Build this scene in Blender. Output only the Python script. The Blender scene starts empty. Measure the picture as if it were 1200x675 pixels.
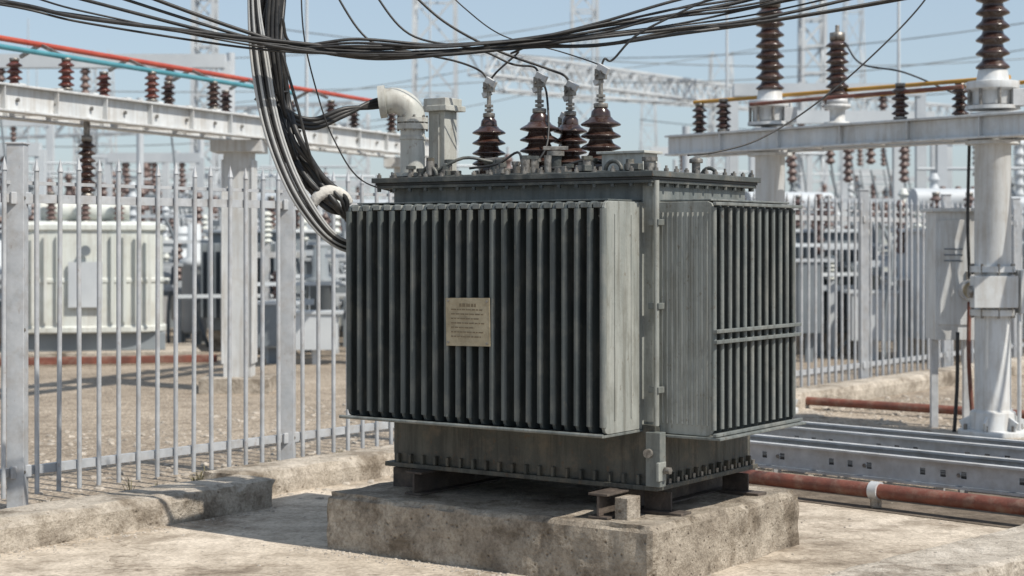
import bpy, math, random
from mathutils import Vector, Matrix, noise as mnoise
random.seed(7)
R=math.radians
scene=bpy.context.scene
CAMH=1.6
# ------------------------------------------------------------------ materials
def mat(name,c1,c2,scale=6.0,rough=0.55,metal=0.0,bump=0.15,stretch=(1,1,1),dirt=None,dirt_amt=0.35,dirt_scale=2.0,fine=60,coat=0.0,rvar=0.15,lo=0.35,hi=0.68,streak=None,streak_amt=.5,patch=None,patch_amt=.5):
    m=bpy.data.materials.new(name); m.use_nodes=True
    nt=m.node_tree; N=nt.nodes; L=nt.links
    b=N["Principled BSDF"]
    tc=N.new("ShaderNodeTexCoord"); mp=N.new("ShaderNodeMapping"); mp.inputs["Scale"].default_value=stretch
    L.new(tc.outputs["Object"],mp.inputs["Vector"])
    n1=N.new("ShaderNodeTexNoise"); n1.inputs["Scale"].default_value=scale; n1.inputs["Detail"].default_value=8; n1.inputs["Roughness"].default_value=0.62
    L.new(mp.outputs[0],n1.inputs["Vector"])
    r=N.new("ShaderNodeValToRGB"); r.color_ramp.elements[0].position=lo; r.color_ramp.elements[1].position=hi
    r.color_ramp.elements[0].color=(*c1,1); r.color_ramp.elements[1].color=(*c2,1)
    L.new(n1.outputs["Fac"],r.inputs[0]); out=r.outputs[0]
    def layer(out,col,amt,sc,st,a,b_):
        mp2=N.new("ShaderNodeMapping"); mp2.inputs["Scale"].default_value=st; L.new(tc.outputs["Object"],mp2.inputs["Vector"])
        n2=N.new("ShaderNodeTexNoise"); n2.inputs["Scale"].default_value=sc; n2.inputs["Detail"].default_value=10; n2.inputs["Roughness"].default_value=0.7
        L.new(mp2.outputs[0],n2.inputs["Vector"])
        mr=N.new("ShaderNodeMapRange"); mr.inputs[1].default_value=a; mr.inputs[2].default_value=b_; mr.inputs[3].default_value=0; mr.inputs[4].default_value=amt
        L.new(n2.outputs["Fac"],mr.inputs[0])
        mx=N.new("ShaderNodeMix"); mx.data_type='RGBA'
        L.new(mr.outputs[0],mx.inputs[0]); L.new(out,mx.inputs[6]); mx.inputs[7].default_value=(*col,1); return mx.outputs[2]
    if dirt: out=layer(out,dirt,dirt_amt,dirt_scale,(1,1,1),.48,.72)
    if streak: out=layer(out,streak,streak_amt,9,(2.2,2.2,.16),.48,.66)
    if patch: out=layer(out,patch,patch_amt,28,(1,1,.6),.60,.66)
    L.new(out,b.inputs["Base Color"])
    b.inputs["Metallic"].default_value=metal
    mr2=N.new("ShaderNodeMapRange"); mr2.inputs[3].default_value=max(0.05,rough-rvar); mr2.inputs[4].default_value=min(1,rough+rvar)
    L.new(n1.outputs["Fac"],mr2.inputs[0]); L.new(mr2.outputs[0],b.inputs["Roughness"])
    if coat: b.inputs["Coat Weight"].default_value=coat
    if bump:
        n3=N.new("ShaderNodeTexNoise"); n3.inputs["Scale"].default_value=fine; n3.inputs["Detail"].default_value=6
        L.new(tc.outputs["Object"],n3.inputs["Vector"])
        bp=N.new("ShaderNodeBump"); bp.inputs["Strength"].default_value=bump; bp.inputs["Distance"].default_value=0.02
        L.new(n3.outputs["Fac"],bp.inputs["Height"]); L.new(bp.outputs[0],b.inputs["Normal"])
    return m
M={}
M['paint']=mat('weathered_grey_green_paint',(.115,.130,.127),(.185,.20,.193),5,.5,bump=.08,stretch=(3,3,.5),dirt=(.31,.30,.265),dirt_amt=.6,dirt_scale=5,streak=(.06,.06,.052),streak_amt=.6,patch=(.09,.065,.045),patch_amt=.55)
M['paint_sunlit']=mat('sunlit_chalked_grey_paint',(.25,.265,.25),(.35,.36,.335),5,.6,bump=.08,stretch=(3,3,.5),dirt=(.15,.15,.13),dirt_amt=.65,dirt_scale=5,streak=(.13,.125,.105),streak_amt=.7,patch=(.12,.09,.06),patch_amt=.6)  # chalky, paler copy of the transformer paint; sunlit brightness put into the colour
M['paint_shaded']=mat('shaded_grey_green_paint',(.058,.071,.072),(.10,.113,.112),5,.48,bump=.06,stretch=(4,4,.4),dirt=(.22,.21,.18),dirt_amt=.6,dirt_scale=6,streak=(.025,.028,.026),streak_amt=.65,patch=(.17,.16,.13),patch_amt=.5)  # darker copy of the transformer paint; shade on the fins put into the colour
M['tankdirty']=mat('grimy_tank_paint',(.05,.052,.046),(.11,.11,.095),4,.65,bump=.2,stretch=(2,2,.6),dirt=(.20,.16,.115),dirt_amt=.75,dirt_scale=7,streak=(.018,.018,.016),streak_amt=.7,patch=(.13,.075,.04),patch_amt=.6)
M['lidm']=mat('lid_paint',(.04,.045,.043),(.09,.098,.095),6,.5,bump=.15,dirt=(.24,.22,.18),dirt_amt=.65,dirt_scale=9,patch=(.13,.08,.05),patch_amt=.5)
M['conduit']=mat('grey_conduit_paint',(.40,.41,.38),(.54,.54,.51),7,.5,bump=.06,dirt=(.20,.18,.15),dirt_amt=.6,dirt_scale=7,streak=(.22,.20,.17),streak_amt=.5,patch=(.18,.13,.09),patch_amt=.5)
M['brown']=mat('brown_glazed_porcelain',(.026,.012,.009),(.052,.022,.016),5,.25,bump=.03,dirt=(.15,.12,.10),dirt_amt=.45,dirt_scale=10,coat=.4)
M['redbrown']=mat('reddish_glazed_porcelain',(.085,.024,.018),(.13,.036,.025),5,.28,bump=.03,dirt=(.2,.13,.11),dirt_amt=.35,coat=.3)
M['bolt']=mat('aged_steel',(.13,.12,.11),(.36,.34,.31),30,.45,metal=.6,bump=.1)
M['galv']=mat('galvanised_steel',(.46,.47,.48),(.60,.61,.62),12,.5,metal=.2,bump=.05,dirt=(.3,.26,.21),dirt_amt=.55,dirt_scale=5)
M['fence']=mat('grey_fence_paint',(.38,.40,.425),(.50,.515,.535),10,.45,metal=.1,bump=.04,dirt=(.28,.24,.20),dirt_amt=.55,dirt_scale=7,patch=(.2,.13,.09),patch_amt=.4)
M['white']=mat('white_structure_paint',(.52,.54,.55),(.64,.655,.66),3,.5,bump=.04,stretch=(2,2,.5),dirt=(.34,.30,.25),dirt_amt=.55,dirt_scale=3,streak=(.33,.29,.24),streak_amt=.45)
M['tankwhite']=mat('pale_tank_paint',(.56,.59,.56),(.66,.68,.65),2,.5,bump=.03,stretch=(2,2,.4),dirt=(.36,.33,.27),dirt_amt=.5,dirt_scale=2,streak=(.35,.33,.28),streak_amt=.4)
M['black']=mat('black_cable_rubber',(.012,.012,.013),(.03,.03,.03),20,.5,bump=.05,dirt=(.09,.08,.07),dirt_amt=.4,dirt_scale=9)
M['greycable']=mat('pale_cable_sheath',(.36,.37,.37),(.5,.5,.49),20,.5,bump=.05,dirt=(.15,.14,.13),dirt_amt=.5,dirt_scale=10)
M['tape']=mat('cloth_wrap',(.5,.48,.44),(.62,.6,.56),30,.8,bump=.3)
M['redpipe']=mat('red_bus_paint',(.36,.05,.03),(.44,.085,.045),6,.45,bump=.03)
M['rustpipe']=mat('red_oxide_pipe',(.12,.042,.03),(.22,.073,.048),6,.65,bump=.2,dirt=(.28,.22,.17),dirt_amt=.7,dirt_scale=8)
M['teal']=mat('teal_bus_paint',(.06,.22,.27),(.09,.29,.34),6,.45,bump=.03)
M['yellow']=mat('yellow_bus_paint',(.42,.22,.035),(.52,.28,.05),6,.5,bump=.03,dirt=(.25,.17,.1),dirt_amt=.4)
M['brass']=mat('stamped_brass_plate',(.30,.25,.165),(.43,.37,.26),14,.5,metal=.2,bump=.12,dirt=(.15,.115,.07),dirt_amt=.65,dirt_scale=16)
M['ink']=mat('plate_lettering',(.15,.115,.07),(.2,.16,.10),30,.7,bump=0)
M['far']=mat('hazed_distant_steel',(.42,.45,.48),(.58,.61,.63),.6,.6,bump=0)  # pale and bluish: distance haze put into the base colour
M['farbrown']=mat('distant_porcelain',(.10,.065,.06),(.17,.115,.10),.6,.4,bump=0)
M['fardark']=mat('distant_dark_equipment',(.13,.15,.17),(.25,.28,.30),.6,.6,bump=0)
M['chan']=mat('rusty_steel_channel',(.045,.037,.032),(.095,.073,.06),12,.75,bump=.3,dirt=(.19,.155,.12),dirt_amt=.6,dirt_scale=9)
M['stone']=mat('pebble_stone',(.22,.195,.165),(.52,.465,.40),9,.9,bump=.1)
M['straw']=mat('dry_grass_blades',(.12,.11,.05),(.22,.19,.10),20,.8,bump=0)

def ground_mat(name,cs,sc_big,sc_mid,sc_fine,bump,vor=0,crack=False,stain=None,pits=None):
    m=bpy.data.materials.new(name); m.use_nodes=True
    nt=m.node_tree; N=nt.nodes; L=nt.links; b=N["Principled BSDF"]; b.inputs["Roughness"].default_value=.92
    tc=N.new("ShaderNodeTexCoord")
    def nz(s,d=8,r=.6):
        n=N.new("ShaderNodeTexNoise"); n.inputs["Scale"].default_value=s; n.inputs["Detail"].default_value=d; n.inputs["Roughness"].default_value=r
        L.new(tc.outputs["Object"],n.inputs["Vector"]); return n
    def mul(out,col,f):
        mx=N.new("ShaderNodeMix"); mx.data_type='RGBA'; mx.blend_type='MULTIPLY'; mx.inputs[0].default_value=f
        L.new(out,mx.inputs[6]); L.new(col,mx.inputs[7]); return mx.outputs[2]
    def ramp(src,p0,c0,p1,c1):
        r2=N.new("ShaderNodeValToRGB"); e=r2.color_ramp.elements; e[0].position=p0; e[1].position=p1
        e[0].color=(*c0,1); e[1].color=(*c1,1); L.new(src,r2.inputs[0]); return r2.outputs[0]
    a=nz(sc_big); c=nz(sc_mid,10,.7); f=nz(sc_fine,6,.7)
    r=N.new("ShaderNodeValToRGB"); e=r.color_ramp.elements; e[0].position=.34; e[1].position=.66
    e[0].color=(*cs[0],1); e[1].color=(*cs[2],1); q=r.color_ramp.elements.new(.5); q.color=(*cs[1],1)
    L.new(a.outputs["Fac"],r.inputs[0]); out=r.outputs[0]
    out=mul(out,ramp(c.outputs["Fac"],.32,(.45,.42,.385),.58,(1.05,1.05,1.05)),.75)
    out=mul(out,ramp(f.outputs["Fac"],.34,(.5,.48,.45),.56,(1.08,1.08,1.08)),.65)
    hsum=N.new("ShaderNodeMath"); hsum.operation='ADD'; L.new(c.outputs["Fac"],hsum.inputs[0])
    fm=N.new("ShaderNodeMath"); fm.operation='MULTIPLY'; fm.inputs[1].default_value=.5; L.new(f.outputs["Fac"],fm.inputs[0]); L.new(fm.outputs[0],hsum.inputs[1])
    h=hsum.outputs[0]
    if stain:
        s_=nz(stain,8,.7); out=mul(out,ramp(s_.outputs["Fac"],.38,(.36,.32,.275),.50,(1,1,1)),.8)
    if pits:
        v=N.new("ShaderNodeTexVoronoi"); v.inputs["Scale"].default_value=pits; L.new(tc.outputs["Object"],v.inputs["Vector"])
        out=mul(out,ramp(v.outputs["Distance"],.05,(.35,.31,.27),.16,(1,1,1)),.7)
        rr_=ramp(v.outputs["Distance"],.05,(0,0,0),.2,(.4,.4,.4))
        sb=N.new("ShaderNodeMath"); sb.operation='ADD'; L.new(h,sb.inputs[0]); L.new(rr_,sb.inputs[1]); h=sb.outputs[0]
    if vor:
        v=N.new("ShaderNodeTexVoronoi"); v.inputs["Scale"].default_value=vor; L.new(tc.outputs["Object"],v.inputs["Vector"])
        out=mul(out,ramp(v.outputs["Distance"],0,(1.15,1.14,1.12),.6,(.5,.47,.44)),.75)
        sb=N.new("ShaderNodeMath"); sb.operation='SUBTRACT'; L.new(h,sb.inputs[0]); L.new(v.outputs["Distance"],sb.inputs[1]); h=sb.outputs[0]
    if crack:
        wn=nz(1.6,4,.6); vm=N.new("ShaderNodeVectorMath"); vm.operation='ADD'
        L.new(tc.outputs["Object"],vm.inputs[0]); L.new(wn.outputs["Color"],vm.inputs[1])
        v=N.new("ShaderNodeTexVoronoi"); v.feature='DISTANCE_TO_EDGE'; v.inputs["Scale"].default_value=.55; L.new(vm.outputs[0],v.inputs["Vector"])
        out=mul(out,ramp(v.outputs["Distance"],0,(.4,.36,.32),.007,(1,1,1)),.7)
    L.new(out,b.inputs["Base Color"])
    bp=N.new("ShaderNodeBump"); bp.inputs["Strength"].default_value=bump; bp.inputs["Distance"].default_value=.03
    L.new(h,bp.inputs["Height"]); L.new(bp.outputs[0],b.inputs["Normal"])
    return m
M['gravelg']=ground_mat('gravel_ground',[(.42,.355,.285),(.53,.455,.37),(.62,.54,.445)],.35,4,30,.8,vor=28)
M['slab']=ground_mat('dusty_concrete',[(.44,.375,.30),(.57,.495,.405),(.66,.58,.485)],.9,5,45,.55,crack=True,stain=1.1)
M['conc']=ground_mat('rough_cast_concrete',[(.29,.245,.195),(.44,.385,.315),(.57,.505,.42)],2.2,9,60,.9,stain=3.4,pits=22)
M['kerb']=ground_mat('kerb_concrete',[(.40,.355,.30),(.51,.455,.385),(.60,.54,.465)],1.6,8,60,.8,stain=2.2,pits=16)
M['soil']=ground_mat('dark_trench_soil',[(.12,.095,.075),(.19,.155,.12),(.26,.21,.17)],2,7,40,.8)

# ------------------------------------------------------------------ mesh builder
class B:
    def __init__(s): s.v=[]; s.f=[]; s.m=[]; s.mats=[]; s.sm=[]
    def mi(s,k):
        if k not in s.mats: s.mats.append(k)
        return s.mats.index(k)
    def add(s,vs,fs,k,smooth=False):
        o=len(s.v); i=s.mi(k); s.v.extend([tuple(p) for p in vs])
        for f in fs: s.f.append(tuple(a+o for a in f)); s.m.append(i); s.sm.append(smooth)
    def box(s,c,d,k,rot=None,mtx=None):
        vs=[Vector((x*d[0]/2,y*d[1]/2,z*d[2]/2)) for x in(-1,1) for y in(-1,1) for z in(-1,1)]
        if rot is not None: vs=[rot@v for v in vs]
        vs=[v+Vector(c) for v in vs]
        if mtx: vs=[mtx@v for v in vs]
        s.add(vs,[(0,1,3,2),(4,6,7,5),(0,4,5,1),(2,3,7,6),(0,2,6,4),(1,5,7,3)],k)
    def b2(s,a,b,k):
        s.box([(a[i]+b[i])/2 for i in range(3)],[abs(b[i]-a[i]) for i in range(3)],k)
    def beam(s,p,q,w,h,k):
        p=Vector(p);q=Vector(q);d=q-p;l=d.length;d.normalize()
        up=Vector((0,0,1)) if abs(d.z)<.95 else Vector((0,1,0))
        sd=d.cross(up).normalized(); u=sd.cross(d)
        m=Matrix((d,sd,u)).transposed()
        s.box((p+q)/2,(l,w,h),k,rot=m)
    def cyl(s,p,q,r0,k,r1=None,seg=16,caps=True):
        p=Vector(p);q=Vector(q); r1=r0 if r1 is None else r1
        d=(q-p).normalized(); up=Vector((0,0,1)) if abs(d.z)<.95 else Vector((1,0,0))
        a=d.cross(up).normalized(); b=a.cross(d)
        vs=[];
        for c,r in((p,r0),(q,r1)):
            for i in range(seg):
                t=2*math.pi*i/seg; vs.append(c+a*(r*math.cos(t))+b*(r*math.sin(t)))
        fs=[(i,i+seg,(i+1)%seg+seg,(i+1)%seg) for i in range(seg)]
        s.add(vs,fs,k,seg>6)
        if caps: s.add(vs,[tuple(range(seg)),tuple(range(2*seg-1,seg-1,-1))],k)
    def lathe(s,c,prof,k,seg=20,sx=1,sy=1,power=None):
        c=Vector(c); vs=[]
        for r,z in prof:
            for i in range(seg):
                t=2*math.pi*i/seg; cx,cy=math.cos(t),math.sin(t)
                if power: cx=math.copysign(abs(cx)**power,cx); cy=math.copysign(abs(cy)**power,cy)
                vs.append(c+Vector((r*sx*cx,r*sy*cy,z)))
        n=len(prof); fs=[]
        for j in range(n-1):
            for i in range(seg):
                a=j*seg+i;b=j*seg+(i+1)%seg; fs.append((a,b,b+seg,a+seg))
        fs.append(tuple(range(seg-1,-1,-1))); fs.append(tuple(range((n-1)*seg,n*seg)))
        s.add(vs,fs,k,power is None)
    def tube(s,pts,r,k,seg=10):
        pts=[Vector(p) for p in pts]; vs=[]; n=len(pts); prev=None
        for i,p in enumerate(pts):
            d=(pts[min(i+1,n-1)]-pts[max(i-1,0)]).normalized()
            if prev is None:
                up=Vector((0,0,1)) if abs(d.z)<.9 else Vector((1,0,0)); a=d.cross(up).normalized()
            else: a=(prev-d*prev.dot(d)).normalized()
            prev=a; b=d.cross(a)
            rr=r[i] if isinstance(r,list) else r
            for j in range(seg):
                t=2*math.pi*j/seg; vs.append(p+a*(rr*math.cos(t))+b*(rr*math.sin(t)))
        fs=[(i*seg+j,i*seg+(j+1)%seg,(i+1)*seg+(j+1)%seg,(i+1)*seg+j) for i in range(n-1) for j in range(seg)]
        fs.append(tuple(range(seg-1,-1,-1))); fs.append(tuple(range((n-1)*seg,n*seg)))
        s.add(vs,fs,k,True)
    def obj(s,name,parent=None,bevel=0,loc=None,rot=None):
        me=bpy.data.meshes.new(name); me.from_pydata(s.v,[],s.f); me.update()
        for k in s.mats: me.materials.append(M[k])
        me.polygons.foreach_set("material_index",s.m); me.polygons.foreach_set("use_smooth",s.sm); me.update()
        o=bpy.data.objects.new(name,me); scene.collection.objects.link(o)
        if parent: o.parent=parent
        if loc: o.location=loc
        if rot is not None: o.rotation_euler=(0,0,rot)
        if bevel:
            md=o.modifiers.new("bevel",'BEVEL'); md.width=bevel; md.segments=2; md.limit_method='ANGLE'; md.angle_limit=R(40)
        return o
def empty(name,loc=(0,0,0),rz=0):
    e=bpy.data.objects.new(name,None); e.location=loc; e.rotation_euler=(0,0,rz); e.empty_display_size=.3
    scene.collection.objects.link(e); return e
def smooth(pts,n=10):
    P=[Vector(p) for p in pts]; P=[2*P[0]-P[1]]+P+[2*P[-1]-P[-2]]; out=[]
    for i in range(1,len(P)-2):
        for j in range(n):
            t=j/n; a,b,c,d=P[i-1],P[i],P[i+1],P[i+2]
            out.append(.5*((2*b)+(c-a)*t+(2*a-5*b+4*c-d)*t*t+(3*b-a-3*c+d)*t**3))
    out.append(P[-2]); return out
def W(bear,elev,D):  # surveyed bearing (tan), elevation (tan), distance -> site metres
    return Vector((bear*D,D,CAMH+elev*D))
def S(px,py,D): return W((px-600)/2000,(285-py)/2000,D)
def ins_profile(h,r,n,core=.45):
    p=[(r*core*1.1,0)]; st=h/n
    for i in range(n):
        z=i*st; p+=[(r*core,z+st*.12),(r*.97,z+st*.30),(r,z+st*.40),(r*.92,z+st*.52),(r*core*1.15,z+st*.80)]
    p.append((r*core,h)); return p

# ------------------------------------------------------------------ ground
g=B(); g.add([(-900,-60,0),(900,-60,0),(900,1500,0),(-900,1500,0)],[(0,1,2,3)],'gravelg'); g.obj('ground')
dF=Vector((.611,.792,0)); nF=Vector((.792,-.611,0)); P1=Vector((-2.86,9.87,0))
def F(s,off,z=0): return P1+dF*s+nF*off+Vector((0,0,z))
pv=B()
pts=[F(-9,.6,.006),F(3.9,.45,.006),Vector((1.25,11.2,.006)),Vector((2.9,9.6,.006)),Vector((.2,6.6,.006)),Vector((-1,4,.006))]
pv.add(pts,[(5,4,3,2,1,0)],'slab'); pv.obj('concrete_pavement')
tr=B(); tr.add([(1.45,11.45,.010),(1.15,11.15,.010),(2.75,9.55,.010),(4.0,9.0,.010),(3.9,10.6,.010)],[(0,1,2,3,4)],'soil')
tr.obj('trench')

def rough_block(name,p0,ax,ay,h,k,amp=.012,res=.07,seed=0,bev=.02,parent=None,z0=-.02):
    ax=Vector(ax);ay=Vector(ay);L=ax.length;Wd=ay.length; ex=ax.normalized(); ey=ay.normalized()
    nx=max(2,int(L/res)); ny=max(2,int(Wd/res)); nz=max(2,int(h/res*1.3)); vid={}; vs=[]; fs=[]
    def v(i,j,l):
        key=(i,j,l)
        if key in vid: return vid[key]
        x=L*i/nx;y=Wd*j/ny;z=z0+(h-z0)*l/nz
        cx=min(x,L-x);cy=min(y,Wd-y);cz=h-z
        p=Vector(p0)+ex*x+ey*y; q=Vector((p.x,p.y,z))
        n1=mnoise.noise(q*3.1+Vector((seed,0,0)))*.9+mnoise.noise(q*11+Vector((0,seed,0)))*.6
        dv=Vector((0,0,0))
        if cz<.001: dv.z=n1*amp*.5
        if cx<.001: dv-=ex*(-1 if x>L/2 else 1)*(-1)*n1*amp
        if cy<.001: dv-=ey*(-1 if y>Wd/2 else 1)*(-1)*n1*amp
        cnt=(cx<.001)+(cy<.001)+(cz<.001)
        if cnt>=2:
            ch=bev*(0.6+2.6*max(0,mnoise.noise(q*4.3+Vector((9,seed,3))))+ 1.4*max(0,mnoise.noise(q*15)))
            if cx<.001: dv+=ex*(ch if x<L/2 else -ch)
            if cy<.001: dv+=ey*(ch if y<Wd/2 else -ch)
            if cz<.001: dv.z-=ch
        vid[key]=len(vs); vs.append(q+dv); return vid[key]
    for i in range(nx):
        for j in range(ny): fs.append((v(i,j,nz),v(i+1,j,nz),v(i+1,j+1,nz),v(i,j+1,nz)))
    for l in range(nz):
        for i in range(nx):
            fs.append((v(i,0,l),v(i+1,0,l),v(i+1,0,l+1),v(i,0,l+1))); fs.append((v(i+1,ny,l),v(i,ny,l),v(i,ny,l+1),v(i+1,ny,l+1)))
        for j in range(ny):
            fs.append((v(0,j+1,l),v(0,j,l),v(0,j,l+1),v(0,j+1,l+1))); fs.append((v(nx,j,l),v(nx,j+1,l),v(nx,j+1,l+1),v(nx,j,l+1)))
    b=B(); b.add(vs,fs,k,False); return b.obj(name,parent)
ux=Vector((.819,-.574,0)); uy=Vector((.574,.819,0)); PC=Vector((.642,7.78,0))
def T(x,y,z=0): return PC+ux*x+uy*y+Vector((0,0,z))
rough_block('concrete_plinth',T(-1.99,0),ux*1.99,uy*1.545,.296,'conc',amp=.018,res=.03,bev=.014)
rough_block('concrete_kerb',F(-7,.50),nF*.36,dF*8.25,.18,'kerb',amp=.014,res=.05,seed=3,bev=.016)
rough_block('concrete_kerb',F(1.28,.16),nF*.34,dF*15,.17,'kerb',amp=.012,res=.06,seed=5,bev=.014)
c0=Vector((.35,6.55,0)); dk=Vector((.69,.724,0)); nk=Vector((.724,-.69,0))
rough_block('concrete_kerb',c0,nk*.5,dk*6,.13,'kerb',amp=.012,res=.05,seed=8,bev=.014)

# ------------------------------------------------------------------ transformer
rz=-math.atan2(.574,.819)
TR=empty('electrical_transformer',(PC.x,PC.y,0),rz)
zb=.43
t=B()
t.b2((-1.80,.35,zb+.05),(-.20,1.30,1.92),'paint')
t.b2((-.262,.347,.74),(-.197,.36,1.88),'paint_sunlit')
t.obj('tank',TR,.006)
t=B()
t.b2((-1.78,.33,zb),(-.18,1.32,.73),'tankdirty')
t.b2((-1.82,.30,zb-.012),(-.15,1.35,zb+.012),'tankdirty')
for i in range(20):
    x=-1.74+i*.082; t.b2((x-.008,.305,zb+.012),(x+.008,.33,zb+.06),'tankdirty')
for i in range(12):
    y=.40+i*.08; t.b2((-.18,y-.008,zb+.012),(-.157,y+.008,zb+.06),'tankdirty')
    t.cyl((-.165,y+.04,zb+.012),(-.165,y+.04,zb+.035),.011,'bolt',seg=6)
t.obj('tank_skirt',TR,.004)
t=B()
t.cyl((-.165,.315,.73),(-.165,.315,1.9),.014,'paint_sunlit',seg=12)
t.b2((-.21,.29,.44),(-.13,.345,.70),'paint'); t.b2((-.14,.27,.47),(-.125,.34,.56),'paint_sunlit')
t.cyl((-.19,.27,.60),(-.19,.33,.60),.022,'bolt'); t.cyl((-.12,.32,.52),(-.09,.32,.52),.018,'bolt',seg=6)
for z in (.9,1.3,1.7): t.b2((-.205,.305,z-.015),(-.145,.36,z+.015),'paint')
t.obj('drain_pipe',TR,.003)
# left bank
t=B(); n=23
x0=-1.80; x1=-.262; z0,z1=.709,1.798
def fin_x(b,x,th,ya,yb,k,za=z0,zb_=z1,skew=0):
    c=.03
    prof=[(yb,za),(ya+c,za),(ya+c*.3,za+c*.3),(ya,za+c),(ya,zb_-c),(ya+c*.3,zb_-c*.3),(ya+c,zb_),(yb,zb_)]
    n_=len(prof); vs=[(x-th/2+skew*(y<.1),y,z) for y,z in prof]+[(x+th/2+skew*(y<.1),y,z) for y,z in prof]
    b.add(vs,[tuple(range(n_)),tuple(range(2*n_-1,n_-1,-1))]+[((i+1)%n_,i,i+n_,(i+1)%n_+n_) for i in range(n_)],k)
for i in range(n):
    x=x0+(x1-x0)*i/(n-1)
    k='paint_shaded' if i<n-1 else 'paint_sunlit'  # fins take the shaded colour, the sun-facing end fin the sunlit one
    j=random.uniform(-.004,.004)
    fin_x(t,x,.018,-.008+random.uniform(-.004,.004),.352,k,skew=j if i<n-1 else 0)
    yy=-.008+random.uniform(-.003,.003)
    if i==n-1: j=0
    t.cyl((x+j,yy,z0+.035),(x+j+random.uniform(-.004,.004)*(i<n-1),yy,z1-.035),.0165,'paint_shaded' if i<n-1 else 'paint',seg=10)
t.obj('radiator_fins_long_side',TR,.003)
t=B()
t.b2((-1.845,-.02,z0-.014),(-.25,.36,z0-.002),'paint')
t.cyl((-1.85,-.028,z0-.004),(-.25,-.028,z0-.004),.009,'paint',seg=10)
t.b2((-1.80,.05,z1+.002),(-.27,.35,z1+.010),'paint_shaded')
for i in range(n-1):
    x=x0+(x1-x0)*(i+.5)/(n-1)
    t.b2((x-.022,-.006,z1-.028-random.uniform(0,.006)),(x+.022,.05,z1-.006),'paint_sunlit' if i<7 else 'paint')  # paler caps at the left paint in the sunlit stretch of the fin tops
    t.b2((x-.022,.10,z0+.02),(x+.022,.345,z1-.02),'paint_shaded')
for j in range(2):
    y=.08+j*.15; t.b2((x1+.009,y-.004,z0+.06),(x1+.0135,y+.004,z1-.06),'paint_sunlit')
t.obj('radiator_rails_long_side',TR,.003)
# right bank
t=B(); n2=12; ya,yb=.385,1.235; X2=.107
def fin_y(b,y,th,k):
    c=.03; xa=-.2; xb=X2
    prof=[(xa,z0-.02),(xb-c,z0-.02),(xb-c*.3,z0-.02+c*.3),(xb,z0-.02+c),(xb,z1-c),(xb-c*.3,z1-c*.3),(xb-c,z1),(xa,z1)]
    n_=len(prof); vs=[(x,y-th/2,z) for x,z in prof]+[(x,y+th/2,z) for x,z in prof]
    b.add(vs,[tuple(range(n_-1,-1,-1)),tuple(range(n_,2*n_))]+[(i,(i+1)%n_,(i+1)%n_+n_,i+n_) for i in range(n_)],k)
for i in range(n2):
    y=ya+(yb-ya)*i/(n2-1); fin_y(t,y,.014,'paint_shaded' if i else 'paint_sunlit')  # first fin paler: brightness of the lit panel put into its colour
    t.cyl((X2,y,z0+.01),(X2,y+random.uniform(-.003,.003),z1-.03),.0125,'paint',seg=10)
t.obj('radiator_fins_short_side',TR,.003)
t=B()
for j in range(10):
    x=-.168+j*.027
    t.cyl((x,ya-.005,z0+.03),(x,ya-.005,z1-.05),.0082,'paint_sunlit',seg=8)
for z in (1.135,1.185): 
    t.b2((X2+.012,ya-.03,z-.009),(X2+.034,yb+.03,z+.009),'paint')
for z in (z0-.012,z1-.012):
    t.b2((X2+.01,ya-.03,z-.008),(X2+.03,yb+.05,z+.008),'paint')
t.b2((-.18,ya-.03,z0-.036),(X2+.05,yb+.05,z0-.023),'paint')
t.b2((-.19,ya+.01,z1+.002),(X2-.02,yb,z1+.012),'paint')
for i in range(n2-1):
    y=ya+(yb-ya)*(i+.5)/(n2-1); t.b2((-.19,y-.03,z0),(-.17,y+.03,z1-.01),'tankdirty')  # darker backing strips on the tank wall between fins
t.obj('radiator_rails_short_side',TR,.003)
# lid
t=B()
t.b2((-1.86,.28,1.888),(-.17,1.37,1.905),'lidm')
t.b2((-1.88,.26,1.918),(-.152,1.389,1.945),'lidm')
t.b2((-1.865,.275,1.905),(-.165,1.375,1.918),'black')
t.b2((-1.80,.36,1.945),(-.25,1.28,1.955),'lidm')
def bolts(b,p,q,n_):
    for i in range(n_):
        a=i/(n_-1); x=p[0]+(q[0]-p[0])*a; y=p[1]+(q[1]-p[1])*a
        b.cyl((x,y,1.945),(x,y,1.962),.013,'bolt',seg=6); b.cyl((x,y,1.962),(x,y,1.974+random.uniform(-.006,.01)),.007,'bolt',seg=6)
        b.cyl((x,y,1.872),(x,y,1.888),.012,'lidm',seg=6)
bolts(t,(-1.85,.29),(-.185,.29),17); bolts(t,(-.182,.34),(-.182,1.34),11); bolts(t,(-1.85,1.36),(-.2,1.36),16); bolts(t,(-1.852,.4),(-1.852,1.3),9)
t.obj('lid',TR,.003)
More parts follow.
